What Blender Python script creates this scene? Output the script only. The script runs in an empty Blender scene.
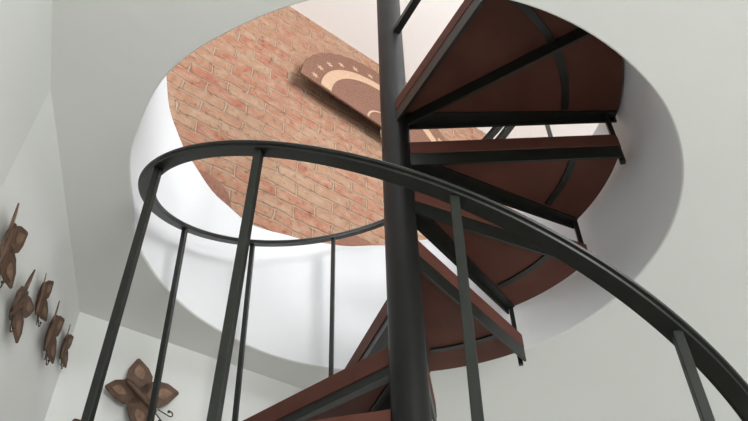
import bpy, bmesh, math, random
from mathutils import Vector, Matrix
random.seed(7)
C = bpy.context.scene.collection
R = math.radians

# ------------------------------------------------------------------ measurements (metres, camera at the origin)
CAM_F, CAM_P, CAM_R = 687.5, 0.7445, -0.0208
PX, PY = 0.0818, 1.6117            # axis of the staircase
HC = 1.381                         # lower ceiling
HF = 2.03                          # upper floor
RISE, STEP = 0.1962, 2 * math.pi / 13
ZB, AB, OV = 1.7812, 1.5952, 0.006
RAIL_R, RAIL_H = 0.757, 0.9925
FLOOR = ZB - 17 * RISE
TOP = 4.045                        # upper ceiling
WD = Vector((0.7776, 0.6287, 0)); WN = Vector((0.6287, -0.7776, 0))   # along / out of the back wall
WA = Vector((-0.52, 2.403, 0))
def wallpt(s, z, off=0.0): return WA + WD * s + WN * off + Vector((0, 0, z))
def pol(r, az, z=0.0): return Vector((PX + r * math.sin(az), PY + r * math.cos(az), z))

# ------------------------------------------------------------------ materials
def mat(name, col, rough=0.6, metal=0.0, var=0.0, vscale=8.0, bump=0.0, bscale=60.0, spec=0.5, col2=None, coat=0.0):
    m = bpy.data.materials.new(name); m.use_nodes = True
    nt = m.node_tree; b = nt.nodes['Principled BSDF']
    b.inputs['Roughness'].default_value = rough; b.inputs['Metallic'].default_value = metal
    b.inputs['Specular IOR Level'].default_value = spec; b.inputs['Coat Weight'].default_value = coat
    tc = nt.nodes.new('ShaderNodeTexCoord')
    n = nt.nodes.new('ShaderNodeTexNoise'); n.inputs['Scale'].default_value = vscale; n.inputs['Detail'].default_value = 6
    nt.links.new(tc.outputs['Object'], n.inputs['Vector'])
    r = nt.nodes.new('ShaderNodeValToRGB')
    c2 = col2 if col2 else tuple(c * (1 - var) for c in col)
    r.color_ramp.elements[0].position = 0.3; r.color_ramp.elements[1].position = 0.7
    r.color_ramp.elements[0].color = (*c2, 1); r.color_ramp.elements[1].color = (*col, 1)
    nt.links.new(n.outputs['Fac'], r.inputs['Fac']); nt.links.new(r.outputs['Color'], b.inputs['Base Color'])
    if bump:
        n2 = nt.nodes.new('ShaderNodeTexNoise'); n2.inputs['Scale'].default_value = bscale; n2.inputs['Detail'].default_value = 4
        nt.links.new(tc.outputs['Object'], n2.inputs['Vector'])
        bp = nt.nodes.new('ShaderNodeBump'); bp.inputs['Strength'].default_value = bump; bp.inputs['Distance'].default_value = 0.01
        nt.links.new(n2.outputs['Fac'], bp.inputs['Height']); nt.links.new(bp.outputs['Normal'], b.inputs['Normal'])
    return m

M = {}
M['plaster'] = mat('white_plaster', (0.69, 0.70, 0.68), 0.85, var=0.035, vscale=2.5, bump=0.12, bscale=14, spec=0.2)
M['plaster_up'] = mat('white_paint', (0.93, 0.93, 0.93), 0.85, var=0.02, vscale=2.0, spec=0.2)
M['reveal'] = mat('reveal_white', (0.715, 0.73, 0.745), 0.8, var=0.02, vscale=3.0, bump=0.1, bscale=12, spec=0.2)  # a touch paler and bluer than the ceiling plaster
M['tile'] = mat('floor_tile', (0.74, 0.73, 0.70), 0.5, var=0.15, vscale=3)
M['steel'] = mat('black_painted_steel', (0.015, 0.017, 0.014), 0.40, var=0.35, vscale=30, bump=0.05, bscale=120, spec=0.38)
M['steel_pole'] = mat('black_painted_pipe', (0.012, 0.012, 0.012), 0.45, var=0.3, vscale=12, bump=0.03, bscale=80, spec=0.25)
M['board'] = mat('maroon_painted_wood', (0.128, 0.050, 0.037), 0.6, var=0.35, vscale=5, bump=0.06, bscale=40, spec=0.12)
M['clay'] = mat('brown_copper_sheet', (0.115, 0.062, 0.035), 0.55, metal=0.35, var=0.5, vscale=35, bump=0.25, bscale=70)
M['clay_light'] = mat('tan_copper_panel', (0.22, 0.13, 0.08), 0.55, metal=0.3, var=0.4, vscale=50, bump=0.2, bscale=90)
M['wire'] = mat('dark_wire', (0.06, 0.045, 0.03), 0.45, metal=0.6, var=0.2)
M['straw'] = mat('pale_straw', (0.50, 0.33, 0.22), 0.8, var=0.2, vscale=60, bump=0.3, bscale=160)
M['disc'] = mat('dark_terracotta_weave', (0.26, 0.115, 0.075), 0.8, var=0.3, vscale=60, bump=0.4, bscale=140)
M['tan_disc'] = mat('tan_weave', (0.55, 0.36, 0.22), 0.8, var=0.2, vscale=50, bump=0.3, bscale=120)
M['cord'] = mat('straw_cord', (0.55, 0.40, 0.26), 0.8, var=0.2)

def weave_mat():
    m = bpy.data.materials.new('terracotta_weave'); m.use_nodes = True
    nt = m.node_tree; b = nt.nodes['Principled BSDF']; b.inputs['Roughness'].default_value = 0.85
    tc = nt.nodes.new('ShaderNodeTexCoord')
    w = nt.nodes.new('ShaderNodeTexWave'); w.wave_type = 'RINGS'; w.rings_direction = 'Y'
    w.inputs['Scale'].default_value = 22; w.inputs['Distortion'].default_value = 1.2; w.inputs['Detail'].default_value = 2
    nt.links.new(tc.outputs['Object'], w.inputs['Vector'])
    n = nt.nodes.new('ShaderNodeTexNoise'); n.inputs['Scale'].default_value = 70; n.inputs['Detail'].default_value = 4
    nt.links.new(tc.outputs['Object'], n.inputs['Vector'])
    mx = nt.nodes.new('ShaderNodeMix'); mx.data_type = 'FLOAT'; mx.inputs[0].default_value = 0.82
    nt.links.new(w.outputs['Fac'], mx.inputs[2]); nt.links.new(n.outputs['Fac'], mx.inputs[3])
    r = nt.nodes.new('ShaderNodeValToRGB')
    r.color_ramp.elements[0].position = 0.3; r.color_ramp.elements[1].position = 0.75
    r.color_ramp.elements[0].color = (0.135, 0.06, 0.037, 1); r.color_ramp.elements[1].color = (0.235, 0.118, 0.076, 1)
    nt.links.new(mx.outputs[0], r.inputs['Fac']); nt.links.new(r.outputs['Color'], b.inputs['Base Color'])
    bp = nt.nodes.new('ShaderNodeBump'); bp.inputs['Strength'].default_value = 0.5; bp.inputs['Distance'].default_value = 0.01
    nt.links.new(mx.outputs[0], bp.inputs['Height']); nt.links.new(bp.outputs['Normal'], b.inputs['Normal'])
    return m
M['weave'] = weave_mat()

def brick_mat():
    m = bpy.data.materials.new('old_brick'); m.use_nodes = True
    nt = m.node_tree; L = nt.links; b = nt.nodes['Principled BSDF']
    b.inputs['Roughness'].default_value = 0.9; b.inputs['Specular IOR Level'].default_value = 0.2
    tc = nt.nodes.new('ShaderNodeTexCoord')
    sx = nt.nodes.new('ShaderNodeSeparateXYZ'); L.new(tc.outputs['Object'], sx.inputs[0])
    cx = nt.nodes.new('ShaderNodeCombineXYZ'); L.new(sx.outputs['X'], cx.inputs['X']); L.new(sx.outputs['Z'], cx.inputs['Y'])
    # hand-laid wobble
    n0 = nt.nodes.new('ShaderNodeTexNoise'); n0.inputs['Scale'].default_value = 7; n0.inputs['Detail'].default_value = 5
    L.new(cx.outputs[0], n0.inputs['Vector'])
    s0 = nt.nodes.new('ShaderNodeVectorMath'); s0.operation = 'SUBTRACT'; s0.inputs[1].default_value = (.5, .5, .5)
    L.new(n0.outputs['Color'], s0.inputs[0])
    s1 = nt.nodes.new('ShaderNodeVectorMath'); s1.operation = 'SCALE'; s1.inputs['Scale'].default_value = 0.055
    L.new(s0.outputs[0], s1.inputs[0])
    ad = nt.nodes.new('ShaderNodeVectorMath'); ad.operation = 'ADD'
    L.new(cx.outputs[0], ad.inputs[0]); L.new(s1.outputs[0], ad.inputs[1])
    br = nt.nodes.new('ShaderNodeTexBrick')
    br.inputs['Scale'].default_value = 1.0; br.inputs['Brick Width'].default_value = 0.23; br.inputs['Row Height'].default_value = 0.079
    br.inputs['Mortar Size'].default_value = 0.009; br.inputs['Mortar Smooth'].default_value = 0.8; br.inputs['Bias'].default_value = 0.0
    br.inputs['Color1'].default_value = (0.32, 0.125, 0.078, 1); br.inputs['Color2'].default_value = (0.34, 0.205, 0.132, 1)
    br.inputs['Mortar'].default_value = (0.42, 0.31, 0.22, 1)
    L.new(ad.outputs[0], br.inputs['Vector'])
    # pale lime bloom and dark pits
    n1 = nt.nodes.new('ShaderNodeTexNoise'); n1.inputs['Scale'].default_value = 14; n1.inputs['Detail'].default_value = 8; n1.inputs['Roughness'].default_value = 0.65
    L.new(cx.outputs[0], n1.inputs['Vector'])
    r1 = nt.nodes.new('ShaderNodeValToRGB'); r1.color_ramp.elements[0].position = 0.42; r1.color_ramp.elements[1].position = 0.66
    r1.color_ramp.elements[0].color = (0, 0, 0, 1); r1.color_ramp.elements[1].color = (0.75, 0.75, 0.75, 1)
    L.new(n1.outputs['Fac'], r1.inputs['Fac'])
    m1 = nt.nodes.new('ShaderNodeMix'); m1.data_type = 'RGBA'; m1.inputs[7].default_value = (0.41, 0.29, 0.205, 1)
    L.new(r1.outputs['Color'], m1.inputs[0]); L.new(br.outputs['Color'], m1.inputs[6])
    n2 = nt.nodes.new('ShaderNodeTexNoise'); n2.inputs['Scale'].default_value = 30; n2.inputs['Detail'].default_value = 6
    L.new(cx.outputs[0], n2.inputs['Vector'])
    r2 = nt.nodes.new('ShaderNodeValToRGB'); r2.color_ramp.elements[0].position = 0.28; r2.color_ramp.elements[1].position = 0.45
    r2.color_ramp.elements[0].color = (0.62, 0.55, 0.5, 1); r2.color_ramp.elements[1].color = (1, 1, 1, 1)
    L.new(n2.outputs['Fac'], r2.inputs['Fac'])
    m2 = nt.nodes.new('ShaderNodeMix'); m2.data_type = 'RGBA'; m2.blend_type = 'MULTIPLY'; m2.inputs[0].default_value = 1.0
    L.new(m1.outputs[2], m2.inputs[6]); L.new(r2.outputs['Color'], m2.inputs[7])
    L.new(m2.outputs[2], b.inputs['Base Color'])
    # relief: mortar recessed, faces rough
    inv = nt.nodes.new('ShaderNodeMath'); inv.operation = 'MULTIPLY_ADD'; inv.inputs[1].default_value = -1.0; inv.inputs[2].default_value = 1.0
    L.new(br.outputs['Fac'], inv.inputs[0])
    mh = nt.nodes.new('ShaderNodeMath'); mh.operation = 'MULTIPLY_ADD'; mh.inputs[1].default_value = 0.7
    L.new(n1.outputs['Fac'], mh.inputs[0]); L.new(inv.outputs[0], mh.inputs[2])
    bp = nt.nodes.new('ShaderNodeBump'); bp.inputs['Strength'].default_value = 1.0; bp.inputs['Distance'].default_value = 0.011
    L.new(mh.outputs[0], bp.inputs['Height']); L.new(bp.outputs['Normal'], b.inputs['Normal'])
    return m
M['brick'] = brick_mat()

# ------------------------------------------------------------------ helpers
def obj(name, bm, m, parent=None, smooth=False, bevel=0.0, segs=2):
    bmesh.ops.recalc_face_normals(bm, faces=bm.faces)
    me = bpy.data.meshes.new(name); bm.to_mesh(me); bm.free()
    if smooth:
        for p in me.polygons: p.use_smooth = True
    me.materials.append(m)
    o = bpy.data.objects.new(name, me); C.objects.link(o)
    if parent is not None:
        o.parent = parent
        o.matrix_parent_inverse = (Matrix.Translation(parent.location) @ parent.rotation_euler.to_matrix().to_4x4()).inverted() if parent.parent is None else Matrix()
    if bevel:
        b = o.modifiers.new('bevel', 'BEVEL'); b.width = bevel; b.segments = segs; b.limit_method = 'ANGLE'; b.angle_limit = R(35)
    return o
def tag(o, label=None, cat=None, group=None, kind=None):
    if label: o['label'] = label
    if cat: o['category'] = cat
    if group: o['group'] = group
    if kind: o['kind'] = kind
    return o
def empty(name, loc):
    o = bpy.data.objects.new(name, None); C.objects.link(o); o.location = loc; o.empty_display_size = 0.1
    return o
def prism(bm, pts, z0, z1):
    """closed polygon of xy points between two heights"""
    lo = [bm.verts.new((p[0], p[1], z0)) for p in pts]; hi = [bm.verts.new((p[0], p[1], z1)) for p in pts]
    n = len(pts)
    bm.faces.new(lo[::-1]); bm.faces.new(hi)
    for i in range(n): bm.faces.new((lo[i], lo[(i + 1) % n], hi[(i + 1) % n], hi[i]))
def bar(bm, a, b, w, h, up=Vector((0, 0, 1))):
    """rectangular bar from a to b, width w across, height h along 'up'"""
    a = Vector(a); b = Vector(b); t = (b - a).normalized(); s = t.cross(up).normalized(); u = s.cross(t).normalized()
    vs = []
    for p in (a, b):
        for x, y in ((-1, -1), (1, -1), (1, 1), (-1, 1)): vs.append(bm.verts.new(p + s * (x * w / 2) + u * (y * h / 2)))
    bm.faces.new(vs[0:4][::-1]); bm.faces.new(vs[4:8])
    for i in range(4):
        j = (i + 1) % 4; bm.faces.new((vs[i], vs[j], vs[4 + j], vs[4 + i]))
def tube(bm, pts, r, n=10):
    pts = [Vector(p) for p in pts]; rings = []; prev = None
    for i, p in enumerate(pts):
        t = (pts[min(i + 1, len(pts) - 1)] - pts[max(i - 1, 0)]).normalized()
        a = Vector((0, 0, 1)) if abs(t.z) < 0.9 else Vector((1, 0, 0))
        if prev is not None: a = prev
        s = (a - t * a.dot(t)).normalized(); u = t.cross(s); prev = s
        rr = r(i / max(1, len(pts) - 1)) if callable(r) else r
        rings.append([bm.verts.new(p + (s * math.cos(k * 2 * math.pi / n) + u * math.sin(k * 2 * math.pi / n)) * rr) for k in range(n)])
    for a, b in zip(rings, rings[1:]):
        for k in range(n): bm.faces.new((a[k], a[(k + 1) % n], b[(k + 1) % n], b[k]))
    bm.faces.new(rings[0][::-1]); bm.faces.new(rings[-1])
def sweep(bm, frames, prof):
    """frames: list of (point, side, up); prof: closed polygon in (side, up)"""
    rings = [[bm.verts.new(p + s * x + u * y) for x, y in prof] for p, s, u in frames]
    n = len(prof)
    for a, b in zip(rings, rings[1:]):
        for k in range(n): bm.faces.new((a[k], a[(k + 1) % n], b[(k + 1) % n], b[k]))
    bm.faces.new(rings[0][::-1]); bm.faces.new(rings[-1])
def interp(table, az):
    """periodic linear interpolation, table of (degrees, value)"""
    d = math.degrees(az) % 360; t = sorted((a % 360, v) for a, v in table)
    t = [(t[-1][0] - 360, t[-1][1])] + t + [(t[0][0] + 360, t[0][1])]
    for (a0, v0), (a1, v1) in zip(t, t[1:]):
        if a0 <= d <= a1:
            f = (d - a0) / (a1 - a0 + 1e-9); f = f * f * (3 - 2 * f)
            return v0 + (v1 - v0) * f
    return t[0][1]

# ------------------------------------------------------------------ the setting
CORNER = Vector((-1.033, 1.990, 0))
LEFT = [CORNER, Vector((-0.79, 1.03, 0)), Vector((-0.61, 0.55, 0)), Vector((-0.22, -1.9, 0))]
FAR = wallpt(4.6, 0)
OUT = [CORNER, FAR, Vector((4.9, 2.6, 0)), Vector((4.9, -1.9, 0)), LEFT[3], LEFT[2], LEFT[1]]
def outline_hit(az):
    d = Vector((math.sin(az), math.cos(az), 0)); o = Vector((PX, PY, 0)); best = None
    for i in range(len(OUT)):
        a = OUT[i]; b = OUT[(i + 1) % len(OUT)]; e = b - a
        det = d.x * (-e.y) + e.x * d.y
        if abs(det) < 1e-9: continue
        w = a - o
        t = (w.x * (-e.y) + e.x * w.y) / det; s = (d.x * w.y - d.y * w.x) / det
        if t > 0 and -1e-6 <= s <= 1 + 1e-6 and (best is None or t < best): best = t
    return o + d * best
LOW = [(-155, .834), (-138, .843), (-120, .822), (-103, .800), (-84, .818), (-57, .830), (-30, .845), (0, .84), (40, .84), (75, .828), (108, .829), (122, .828), (140, .824), (165, .828)]
UPP = [(-150, .83), (-115, .826), (-101, .823), (-85, .836), (-72, .849), (-55, .882), (-44, .905), (-30, .87), (-17, .850), (-4, .822), (10, .800), (40, .79), (78, .795), (90, .803), (150, .806), (180, .83)]
azs = [2 * math.pi * i / 144 for i in range(144)]
azs += [math.atan2(p.x - PX, p.y - PY) % (2 * math.pi) for p in OUT]; azs = sorted(azs)
bm = bmesh.new(); rings = []
for az in azs:
    q = outline_hit(az); l = interp(LOW, az); u = interp(UPP, az)
    prof = [(q.x, q.y, HC)]
    for x, z in ((l + .004, HC), (l, HC + .004)): prof.append(tuple(pol(x, az, z)))
    for f in (.25, .5, .75): prof.append(tuple(pol(l + (u - l) * f, az, HC + (HF - HC) * f)))
    for x, z in ((u, HF - .01), (u + .01, HF)): prof.append(tuple(pol(x, az, z)))
    prof.append((q.x, q.y, HF))
    rings.append([bm.verts.new(p) for p in prof])
for i in range(len(rings)):
    a = rings[i]; b = rings[(i + 1) % len(rings)]; n = len(a)
    for k in range(n): bm.faces.new((a[k], a[(k + 1) % n], b[(k + 1) % n], b[k]))
bmesh.ops.remove_doubles(bm, verts=bm.verts, dist=1e-5)
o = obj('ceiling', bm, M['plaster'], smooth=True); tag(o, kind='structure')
o.data.materials.append(M['reveal'])
for p in o.data.polygons:
    if abs(p.normal.z) < .7: p.material_index = 1            # inside of the round opening, a slightly paler, bluer white
es = o.modifiers.new('split', 'EDGE_SPLIT'); es.split_angle = R(28)

bm = bmesh.new(); prism(bm, [(-3, -3.2), (6, -3.2), (6, 6.8), (-3, 6.8)], FLOOR - .1, FLOOR)
tag(obj('floor', bm, M['tile']), kind='structure')
def wall(name, a, b, z0, z1, thick, m):
    """box with its inner face on the line a-b; object axes: x along, z up"""
    d = b - a; L = d.length; ang = math.atan2(d.y, d.x)
    bm = bmesh.new(); prism(bm, [(0, 0), (L, 0), (L, thick), (0, thick)], 0, z1 - z0)
    o = obj(name, bm, m); o.location = (a.x, a.y, z0); o.rotation_euler = (0, 0, ang); tag(o, kind='structure'); return o
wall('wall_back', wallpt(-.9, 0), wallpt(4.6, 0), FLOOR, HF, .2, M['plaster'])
wall('wall_brick', wallpt(-2.6, 0), wallpt(5.2, 0), HF, TOP, .2, M['brick'])
bm = bmesh.new()
pts = [p + (CORNER - p) * 0 for p in LEFT]
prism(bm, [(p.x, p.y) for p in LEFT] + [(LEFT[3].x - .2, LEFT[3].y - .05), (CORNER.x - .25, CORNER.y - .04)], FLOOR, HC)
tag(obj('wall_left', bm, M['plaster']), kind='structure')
bm = bmesh.new(); q = [wallpt(-2.6, 0), wallpt(5.2, 0), wallpt(5.2, 0, 5.2), wallpt(-2.6, 0, 5.2)]
prism(bm, [(p.x, p.y) for p in q], TOP, TOP + .1)
tag(obj('ceiling', bm, M['plaster_up']), kind='structure')

UW = wallpt(-2.6, 0); UE = wallpt(-2.6, 0, 5.2); US = wallpt(5.2, 0, 5.2)
wall('wall_unseen_left', UE, UW, HF, TOP, .15, M['plaster_up'])  # unseen wall, added to shut out sky light from the left
wall('wall_unseen_front', US, UE, HF, TOP, .15, M['plaster_up'])  # unseen wall, added to shut out sky light from the front

# ------------------------------------------------------------------ the spiral staircase
stair = empty('spiral_staircase', (PX, PY, FLOOR))
tag(stair, 'dark steel spiral staircase with maroon wooden treads rising through the round ceiling opening', 'staircase')
bm = bmesh.new()
n = 48; rr = .0505
prism(bm, [(PX + rr * math.sin(2 * math.pi * i / n), PY + rr * math.cos(2 * math.pi * i / n)) for i in range(n)], FLOOR, 3.05)
o = obj('centre_pole', bm, M['steel_pole'], stair, smooth=True)
o.modifiers.new('split', 'EDGE_SPLIT').split_angle = R(40)

def uv(az): return Vector((math.sin(az), math.cos(az), 0)), Vector((math.cos(az), -math.sin(az), 0))
AX = Vector((PX, PY, 0))
def wedge(af, ab, rad, off, rin=.047, ins_f=0.0, ins_b=0.0, corner=.012):
    uf, nf = uv(af); ub, nb = uv(ab); pts = []
    of = -off + ins_f; ob = off - ins_b
    pts.append(AX + nf * of + uf * rin)
    ro = math.sqrt(rad * rad - of * of); rb = math.sqrt(rad * rad - ob * ob)
    a0 = math.atan2(*( (nf * of + uf * ro).xy )); a1 = math.atan2(*((nb * ob + ub * rb).xy))
    while a1 < a0: a1 += 2 * math.pi
    pts.append(AX + nf * of + uf * (ro - corner))
    da = corner / rad
    for i in range(19):
        a = a0 + da + (a1 - a0 - 2 * da) * i / 18; pts.append(pol(rad, a))
    pts.append(AX + nb * ob + ub * (rb - corner))
    pts.append(AX + nb * ob + ub * rin)
    return [(p.x, p.y) for p in pts]
TB, FB = .058, .054                     # board thickness, frame depth
def arc_rib(bm, af, ab, rad, w, z0, z1, n=14):
    ins = [pol(rad - w / 2, af + (ab - af) * i / n) for i in range(n + 1)]; outs = [pol(rad + w / 2, af + (ab - af) * i / n) for i in range(n + 1)]
    prism(bm, [(p.x, p.y) for p in ins + outs[::-1]], z0, z1)
def build_tread(k, af, ab, rad, name, off=.023, mids=()):
    zt = ZB + k * RISE
    bm = bmesh.new(); prism(bm, wedge(af, ab, rad, off), zt - TB, zt)
    t = obj(name, bm, M['board'], stair, bevel=.003)
    bm = bmesh.new()
    uf, nf = uv(af); ub, nb = uv(ab); zc = zt - TB - FB / 2
    # back angle iron, flush with the board; front angle iron set back under the nosing
    p = AX + nb * (off - .006); bar(bm, p + ub * .045 + Vector((0, 0, zc)), p + ub * (rad - .012) + Vector((0, 0, zc)), .008, FB)
    p = AX + nb * (off - .020); bar(bm, p + ub * .045 + Vector((0, 0, zt - TB - .003)), p + ub * (rad - .015) + Vector((0, 0, zt - TB - .003)), .03, .006)
    # front angle iron: a flat flange under the nosing, wider at the pole, with a short lip
    p = AX + nf * (-off + .004); zf = zt - TB
    fl = [p + uf * .045, p + uf * (rad - .004), p + uf * (rad - .006) + nf * .036, p + uf * .045 + nf * .060]
    prism(bm, [(v.x, v.y) for v in fl], zf - .007, zf)
    bar(bm, p + nf * .004 + uf * .045 + Vector((0, 0, zf - .013)), p + nf * .004 + uf * (rad - .004) + Vector((0, 0, zf - .013)), .007, .026)
    for am in mids:
        um, nm = uv(am); p = AX
        bar(bm, p + um * .045 + Vector((0, 0, zc)), p + um * (rad - .02) + Vector((0, 0, zc)), .008, FB)
        bar(bm, p - nm * .015 + um * .045 + Vector((0, 0, zt - TB - .003)), p - nm * .015 + um * (rad - .02) + Vector((0, 0, zt - TB - .003)), .03, .006)
    obj('frame', bm, M['steel'], t)
    bm = bmesh.new(); arc_rib(bm, af + .055, ab - .02, .606, .024, zt - TB - .007, zt - TB)
    obj('rib', bm, M['steel'], t)
    return t
for k in range(-16, 1):
    build_tread(k, AB + (k - 1) * STEP - OV, AB + k * STEP, .763, 'tread')
AL = R(151.3)
build_tread(1, AB - OV, AL, .800, 'landing', mids=(R(122.3),))

# handrail: moulded flat steel bar following the helix
def rail_z(az): return ZB + RISE / STEP * (az - 2 * math.pi - AB) + RAIL_H
PROF = [(-.014, -.0065), (.014, -.0065), (.0155, -.0025), (.022, -.0020), (.0235, .0015), (.021, .0050), (.012, .0066), (-.012, .0066), (-.021, .0050), (-.0235, .0015), (-.022, -.0020), (-.0155, -.0025)]
def helix_frames(a0, a1, rad, dz=0.0, n=160):
    fr = []
    for i in range(n + 1):
        az = a0 + (a1 - a0) * i / n
        p = pol(rad, az, rail_z(az) + dz); side, tt = uv(az)
        t = (tt * rad + Vector((0, 0, RISE / STEP))).normalized()
        fr.append((p, side, side.cross(t).normalized() if side.cross(t).z > 0 else -side.cross(t).normalized()))
    return fr
A_END = AB + 2 * math.pi
A_BEG = AB - OV - 17 * STEP + 2 * math.pi
bm = bmesh.new(); sweep(bm, helix_frames(A_BEG, A_END, RAIL_R, n=420), PROF)
h = obj('handrail', bm, M['steel'], stair, smooth=True); h.modifiers.new('split', 'EDGE_SPLIT').split_angle = R(32)
bm = bmesh.new(); sweep(bm, helix_frames(R(379), A_END, RAIL_R, dz=.085, n=60), PROF)
h = obj('guard_rail', bm, M['steel'], stair, smooth=True); h.modifiers.new('split', 'EDGE_SPLIT').split_angle = R(32)
LEAN = {-10: (.5, 2), -9: (1.5, 3.2), -8: (2.1, 3.8), -7: (3.6, 3.4), -6: (.6, 3.2), -5: (-1.7, 3), -4: (-1.5, 1.2), -3: (-.7, .3)}   # hand-set balusters stand slightly off plumb
for k in range(-16, 2):
    az = AB + (k - 1) * STEP - OV
    da, db = LEAN.get(k, (0, 0)); at, ab = az + R(da), az + R(db)
    zr = rail_z(at + 2 * math.pi) - .004; z0 = max(ZB + (k - 1) * RISE - TB - FB - .004, FLOOR)
    bm = bmesh.new(); bar(bm, pol(RAIL_R, ab, z0), pol(RAIL_R, at, zr), .0165, .0165, up=Vector((math.sin(R(9)), math.cos(R(9)), 0)))
    obj('baluster', bm, M['steel'], stair, bevel=.0012, segs=1)
# guard along the open edge of the landing
ul, nl = uv(AL); zl = ZB + RISE
bm = bmesh.new(); bar(bm, pol(.77, AL, zl - .09), pol(.77, AL, zl + .98), .024, .024, up=ul); obj('guard_post', bm, M['steel'], stair)
for dz in (.46, .97):
    bm = bmesh.new(); bar(bm, pol(.04, AL, zl + dz), pol(.77, AL, zl + dz), .028, .028); obj('guard_bar', bm, M['steel'], stair)

# ------------------------------------------------------------------ woven fan and discs on the brick wall
def facing(root):
    """rotate a thing so its local x runs along the back wall, z up, -y out of the wall"""
    root.rotation_euler = (0, 0, math.atan2(WD.y, WD.x))
def local(name, bm, m, parent, **kw):
    o = obj(name, bm, m, None, **kw); o.parent = parent; return o
def xz_prism(bm, pts, y0, y1):
    lo = [bm.verts.new((x, y0, z)) for x, z in pts]; hi = [bm.verts.new((x, y1, z)) for x, z in pts]; n = len(pts)
    bm.faces.new(lo); bm.faces.new(hi[::-1])
    for i in range(n): bm.faces.new((lo[i], lo[(i + 1) % n], hi[(i + 1) % n], hi[i]))
FR = .645
fan = empty('wall_fan', wallpt(.70, 3.195, .10)); facing(fan); fan.rotation_euler.x = R(-6.7); fan.rotation_euler.y = R(5)
tag(fan, 'large woven half-round fan with a pale straw band, hung on the brick wall', 'wall fan')
pts = []
for i in range(81):
    a = math.pi * i / 80; r = FR * (1 + .006 * math.cos(i * 2 * math.pi / 4)); pts.append((r * math.cos(a), r * math.sin(a) * 1.05))
bm = bmesh.new(); xz_prism(bm, pts, -.016, -.004); local('fan_body', bm, M['weave'], fan, bevel=.003)
def band(r0, r1, a0, a1, y0, y1, n=48, sz=1.0):
    bm = bmesh.new()
    p = [(r0 * math.cos(a0 + (a1 - a0) * i / n), r0 * math.sin(a0 + (a1 - a0) * i / n) * sz) for i in range(n + 1)]
    q = [(r1 * math.cos(a0 + (a1 - a0) * i / n), r1 * math.sin(a0 + (a1 - a0) * i / n) * sz) for i in range(n + 1)]
    xz_prism(bm, p + q[::-1], y0, y1); return bm
o = local('straw_band', band(.43, .505, .02, math.pi - .02, -.0195, -.0165), M['straw'], fan); o['label'] = 'wide pale straw band'
o = local('straw_ring', band(.150, .163, .05, math.pi - .05, -.0195, -.0165), M['straw'], fan); o['label'] = 'narrow pale inner arc'
for i in range(13):
    a = R(7 + 13.8 * i); bm = bmesh.new(); c = (.555 * math.cos(a), .555 * math.sin(a)); st = []
    for j in range(12):
        r = .028 if j % 2 == 0 else .013; b = a + j * math.pi / 6; st.append((c[0] + r * math.cos(b), c[1] + r * math.sin(b)))
    xz_prism(bm, st, -.0185, -.0165); o = local('star_mark', bm, M['straw'], fan); o['label'] = 'small pale star mark near the rim'
bm = bmesh.new(); tube(bm, [(-.062, -.010, .03), (-.065, -.024, .0), (-.058, -.026, -.05), (-.045, -.026, -.10), (-.04, -.026, -.16), (-.052, -.026, -.20), (-.066, -.026, -.15), (-.070, -.026, -.08)], .004, 6)
local('cord', bm, M['cord'], fan, smooth=True)
# stand-offs fixing the fan to the wall
bm = bmesh.new()
bar(bm, (0, -.006, .30), (0, .072, .30), .03, .03)
local('hanger', bm, M['wire'], fan)

def disc(name, s, z, rad, label, m, rings=True):
    d = empty(name, wallpt(s, z, .012)); facing(d); tag(d, label, 'wall disc')
    bm = bmesh.new(); prof = [(0.001, -.045), (rad * .35, -.044), (rad * .75, -.036), (rad * .96, -.022), (rad, -.012), (rad * .97, 0.0)]
    rs = []
    for r, y in prof: rs.append([bm.verts.new((r * math.cos(2 * math.pi * i / 40), y, r * math.sin(2 * math.pi * i / 40))) for i in range(40)])
    for a, b in zip(rs, rs[1:]):
        for i in range(40): bm.faces.new((a[i], a[(i + 1) % 40], b[(i + 1) % 40], b[i]))
    bm.faces.new(rs[0]); bm.faces.new(rs[-1])
    local('disc_body', bm, m, d, smooth=True)
    bm = bmesh.new(); tube(bm, [(rad * .97 * math.cos(2 * math.pi * i / 40), -.014, rad * .97 * math.sin(2 * math.pi * i / 40)) for i in range(41)], rad * .05, 8)
    local('rim', bm, m, d, smooth=True)
    return d
disc('woven_disc', .56, 2.155, .165, 'dark terracotta round disc peeking over the rim beside the pole, low on the brick wall', M['disc'])
disc('woven_disc', -.335, 2.105, .15, 'dark terracotta round disc at the lower left of the brick wall', M['disc'])

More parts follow.
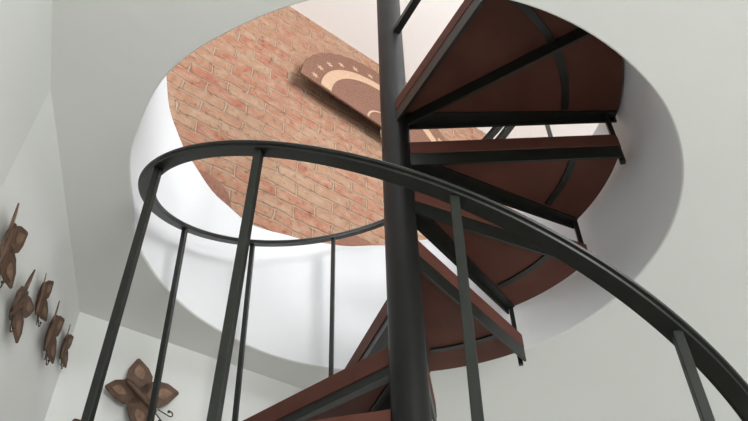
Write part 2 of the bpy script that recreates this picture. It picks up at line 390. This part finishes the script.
# ------------------------------------------------------------------ copper butterflies
def butterfly(origin, U, N, head, size, fold, label, name='butterfly_ornament', aspect=1.0, tailw=1.0, tilt=0.0, spread=(50, 40), wid=1.0):
    """origin on the wall; U horizontal along it, N out of it; head: angle of the head direction in the wall"""
    root = empty(name, origin); tag(root, label, 'butterfly', 'brown butterflies on the white walls')
    V = Vector((0, 0, 1)); A = U * math.cos(head) + V * math.sin(head); S = U * -math.sin(head) + V * math.cos(head)
    base = N * (.018 * size / .13)
    def P(p, q, h, sg):                 # p sideways, q towards the head, h above the wing plane
        f = fold
        return base + A * q + S * (sg * p * math.cos(f)) + N * (p * math.sin(f) + h * math.cos(f)) - S * (sg * h * math.sin(f)) + N * (q * math.sin(tilt))
    def plate(name, outline, sg, h0, h1, m, parent):
        bm = bmesh.new(); lo = [bm.verts.new(P(p, q, h0, sg)) for p, q in outline]; hi = [bm.verts.new(P(p, q, h1, sg)) for p, q in outline]; n = len(outline)
        bm.faces.new(lo[::-1]); bm.faces.new(hi)
        for i in range(n): bm.faces.new((lo[i], lo[(i + 1) % n], hi[(i + 1) % n], hi[i]))
        return local(name, bm, m, parent)
    def lobe(ang, L, w):
        d = (math.sin(ang), math.cos(ang)); s = (math.cos(ang), -math.sin(ang)); out = []
        shape = [(0, -.55), (.22, -.86), (.48, -1.0), (.72, -.72), (.93, -.24), (1.0, -.08), (1.0, .10), (.94, .26), (.74, .74), (.44, 1.0), (.2, .86), (0, .55)]
        for t, x in shape: out.append((max(d[0] * t * L + s[0] * x * w, .0), d[1] * t * L + s[1] * x * w))
        return out
    for sg in (1, -1):
        for ang, L, w in ((R(spread[0]), size, size * .41 * wid), (R(180 - spread[1]), size * .95, size * .40 * wid * tailw)):
            ol = lobe(ang, L, w); wg = plate('wing', ol, sg, 0, size * .03, M['clay'], root)
            cx = sum(p for p, q in ol) / len(ol); cy = sum(q for p, q in ol) / len(ol)
            d = (math.sin(ang) * L * .08, math.cos(ang) * L * .08)
            pn = plate('wing_panel', [(cx + (p - cx) * .40 + d[0], cy + (q - cy) * .40 + d[1]) for p, q in ol], sg, size * .03, size * .042, M['clay_light'], wg)
            pn['label'] = 'lighter tan wing panel'
    bm = bmesh.new(); tube(bm, [base + A * (size * (-.55 + 1.15 * i / 12)) + N * (size * .03 + q_tilt(i, size, tilt)) for i in range(13)], lambda t: size * (.035 + .075 * math.sin(math.pi * min(1, t * .95 + .05)) ** .7), 10)
    local('body', bm, M['clay'], root, smooth=True)
    for sg in (1, -1):
        bm = bmesh.new(); pts = []
        for i in range(22):
            t = i / 21
            if t < .6: q = .58 + .5 * t; p = .06 + .10 * t
            else:
                b = (t - .6) / .4 * 4.6; q = .88 + .07 * math.sin(b); p = .12 + .07 * (1 - math.cos(b)) * .8
            pts.append(base + A * (q * size) + S * (sg * p * size) + N * (size * .08 + size * .1 * t))
        tube(bm, pts, size * .018, 6)
        at = local('antenna', bm, M['wire'], root, smooth=True)
        e = pts[-1]; bm = bmesh.new(); bmesh.ops.create_icosphere(bm, subdivisions=2, radius=size * .04, matrix=Matrix.Translation(e)); local('bead', bm, M['wire'], at, smooth=True)
    return root
def q_tilt(i, size, tilt): return size * (-.55 + 1.15 * i / 12) * math.sin(tilt)

butterfly(wallpt(-.392, 1.138, .0), WD, WN, math.atan2(-.54, .84), .134, R(12), 'large brown butterfly hung on the back wall behind the balusters', wid=.86)
butterfly(wallpt(-.505, .925, .0), WD, WN, R(-80), .11, R(12), 'brown butterfly on the back wall cut by the bottom edge of the picture')
LE = (LEFT[1] - LEFT[0]).normalized(); LN = Vector((-LE.y, LE.x, 0))
def leftpt(a, z): return LEFT[0] + LE * a + Vector((0, 0, z))
specs = [(.885, .968, -96, .100, 14, 'largest brown butterfly on the left wall, at the left edge of the picture'),
         (.515, 1.085, -112, .078, 14, 'small brown butterfly on the left wall, upper one of the touching pair'),
         (.665, .965, -66, .095, 14, 'brown butterfly on the left wall, lower and larger one of the touching pair'),
         (.325, 1.098, -95, .098, 12, 'slender brown butterfly on the left wall between the touching pair and the corner one'),
         (.110, 1.180, -95, .075, 12, 'small brown butterfly on the left wall closest to the corner with the back wall')]
for a, z, hd, sz, fo, lb in specs:
    butterfly(leftpt(a, z), LE, LN, R(hd), sz, R(fo), lb, wid=.80)

# ------------------------------------------------------------------ light: sky through the open sides, plus two added fill lamps
w = bpy.data.worlds.new('World'); bpy.context.scene.world = w; w.use_nodes = True
bg = w.node_tree.nodes['Background']; bg.inputs['Color'].default_value = (0.97, 0.99, 0.985, 1); bg.inputs['Strength'].default_value = 0.95
def area(name, loc, target, sx, sy, power, col):
    l = bpy.data.lights.new(name, 'AREA'); l.shape = 'RECTANGLE'; l.size = sx; l.size_y = sy; l.energy = power; l.color = col
    o = bpy.data.objects.new(name, l); C.objects.link(o); o.location = loc
    o.rotation_euler = (Vector(target) - Vector(loc)).to_track_quat('-Z', 'Y').to_euler(); return o
area('upstairs_fill_light', (2.6, -.5, 3.15), (0.0, 2.2, 2.9), 1.8, 1.6, 136, (.97, .98, 1.0))  # added area lamp brightening the upper room; no window is built
area('downstairs_fill_light', (2.4, -2.8, .5), (-.2, .9, -1.5), 2.0, 1.6, 140, (1.0, 1.0, .98))  # added lamp aimed at the floor so its bounce lifts the ceiling

# ------------------------------------------------------------------ camera
cd = bpy.data.cameras.new('Camera'); cam = bpy.data.objects.new('Camera', cd); C.objects.link(cam)
cd.sensor_fit = 'HORIZONTAL'; cd.sensor_width = 36.0; cd.lens = CAM_F / 748 * 36.0; cd.clip_start = 0.02
f = Vector((0, math.cos(CAM_P), math.sin(CAM_P))); up = Vector((0, -math.sin(CAM_P), math.cos(CAM_P))); rt = Vector((1, 0, 0))
c, s = math.cos(CAM_R), math.sin(CAM_R)
rt2 = rt * c + up * s; up2 = up * c - rt * s      # image x right, image y up after the roll
ROLL = CAM_R
rt2 = rt * math.cos(ROLL) + up * math.sin(ROLL); up2 = up * math.cos(ROLL) - rt * math.sin(ROLL)
mw = Matrix((( rt2.x, up2.x, -f.x, 0), (rt2.y, up2.y, -f.y, 0), (rt2.z, up2.z, -f.z, 0), (0, 0, 0, 1)))
cam.matrix_world = mw
sc = bpy.context.scene; sc.camera = cam
sc.view_settings.view_transform = 'Standard'; sc.view_settings.look = 'None'; sc.view_settings.gamma = 1.0
sc.view_settings.use_curve_mapping = False; sc.view_settings.exposure = 0.2
sc.cycles.max_bounces = 10; sc.cycles.diffuse_bounces = 8
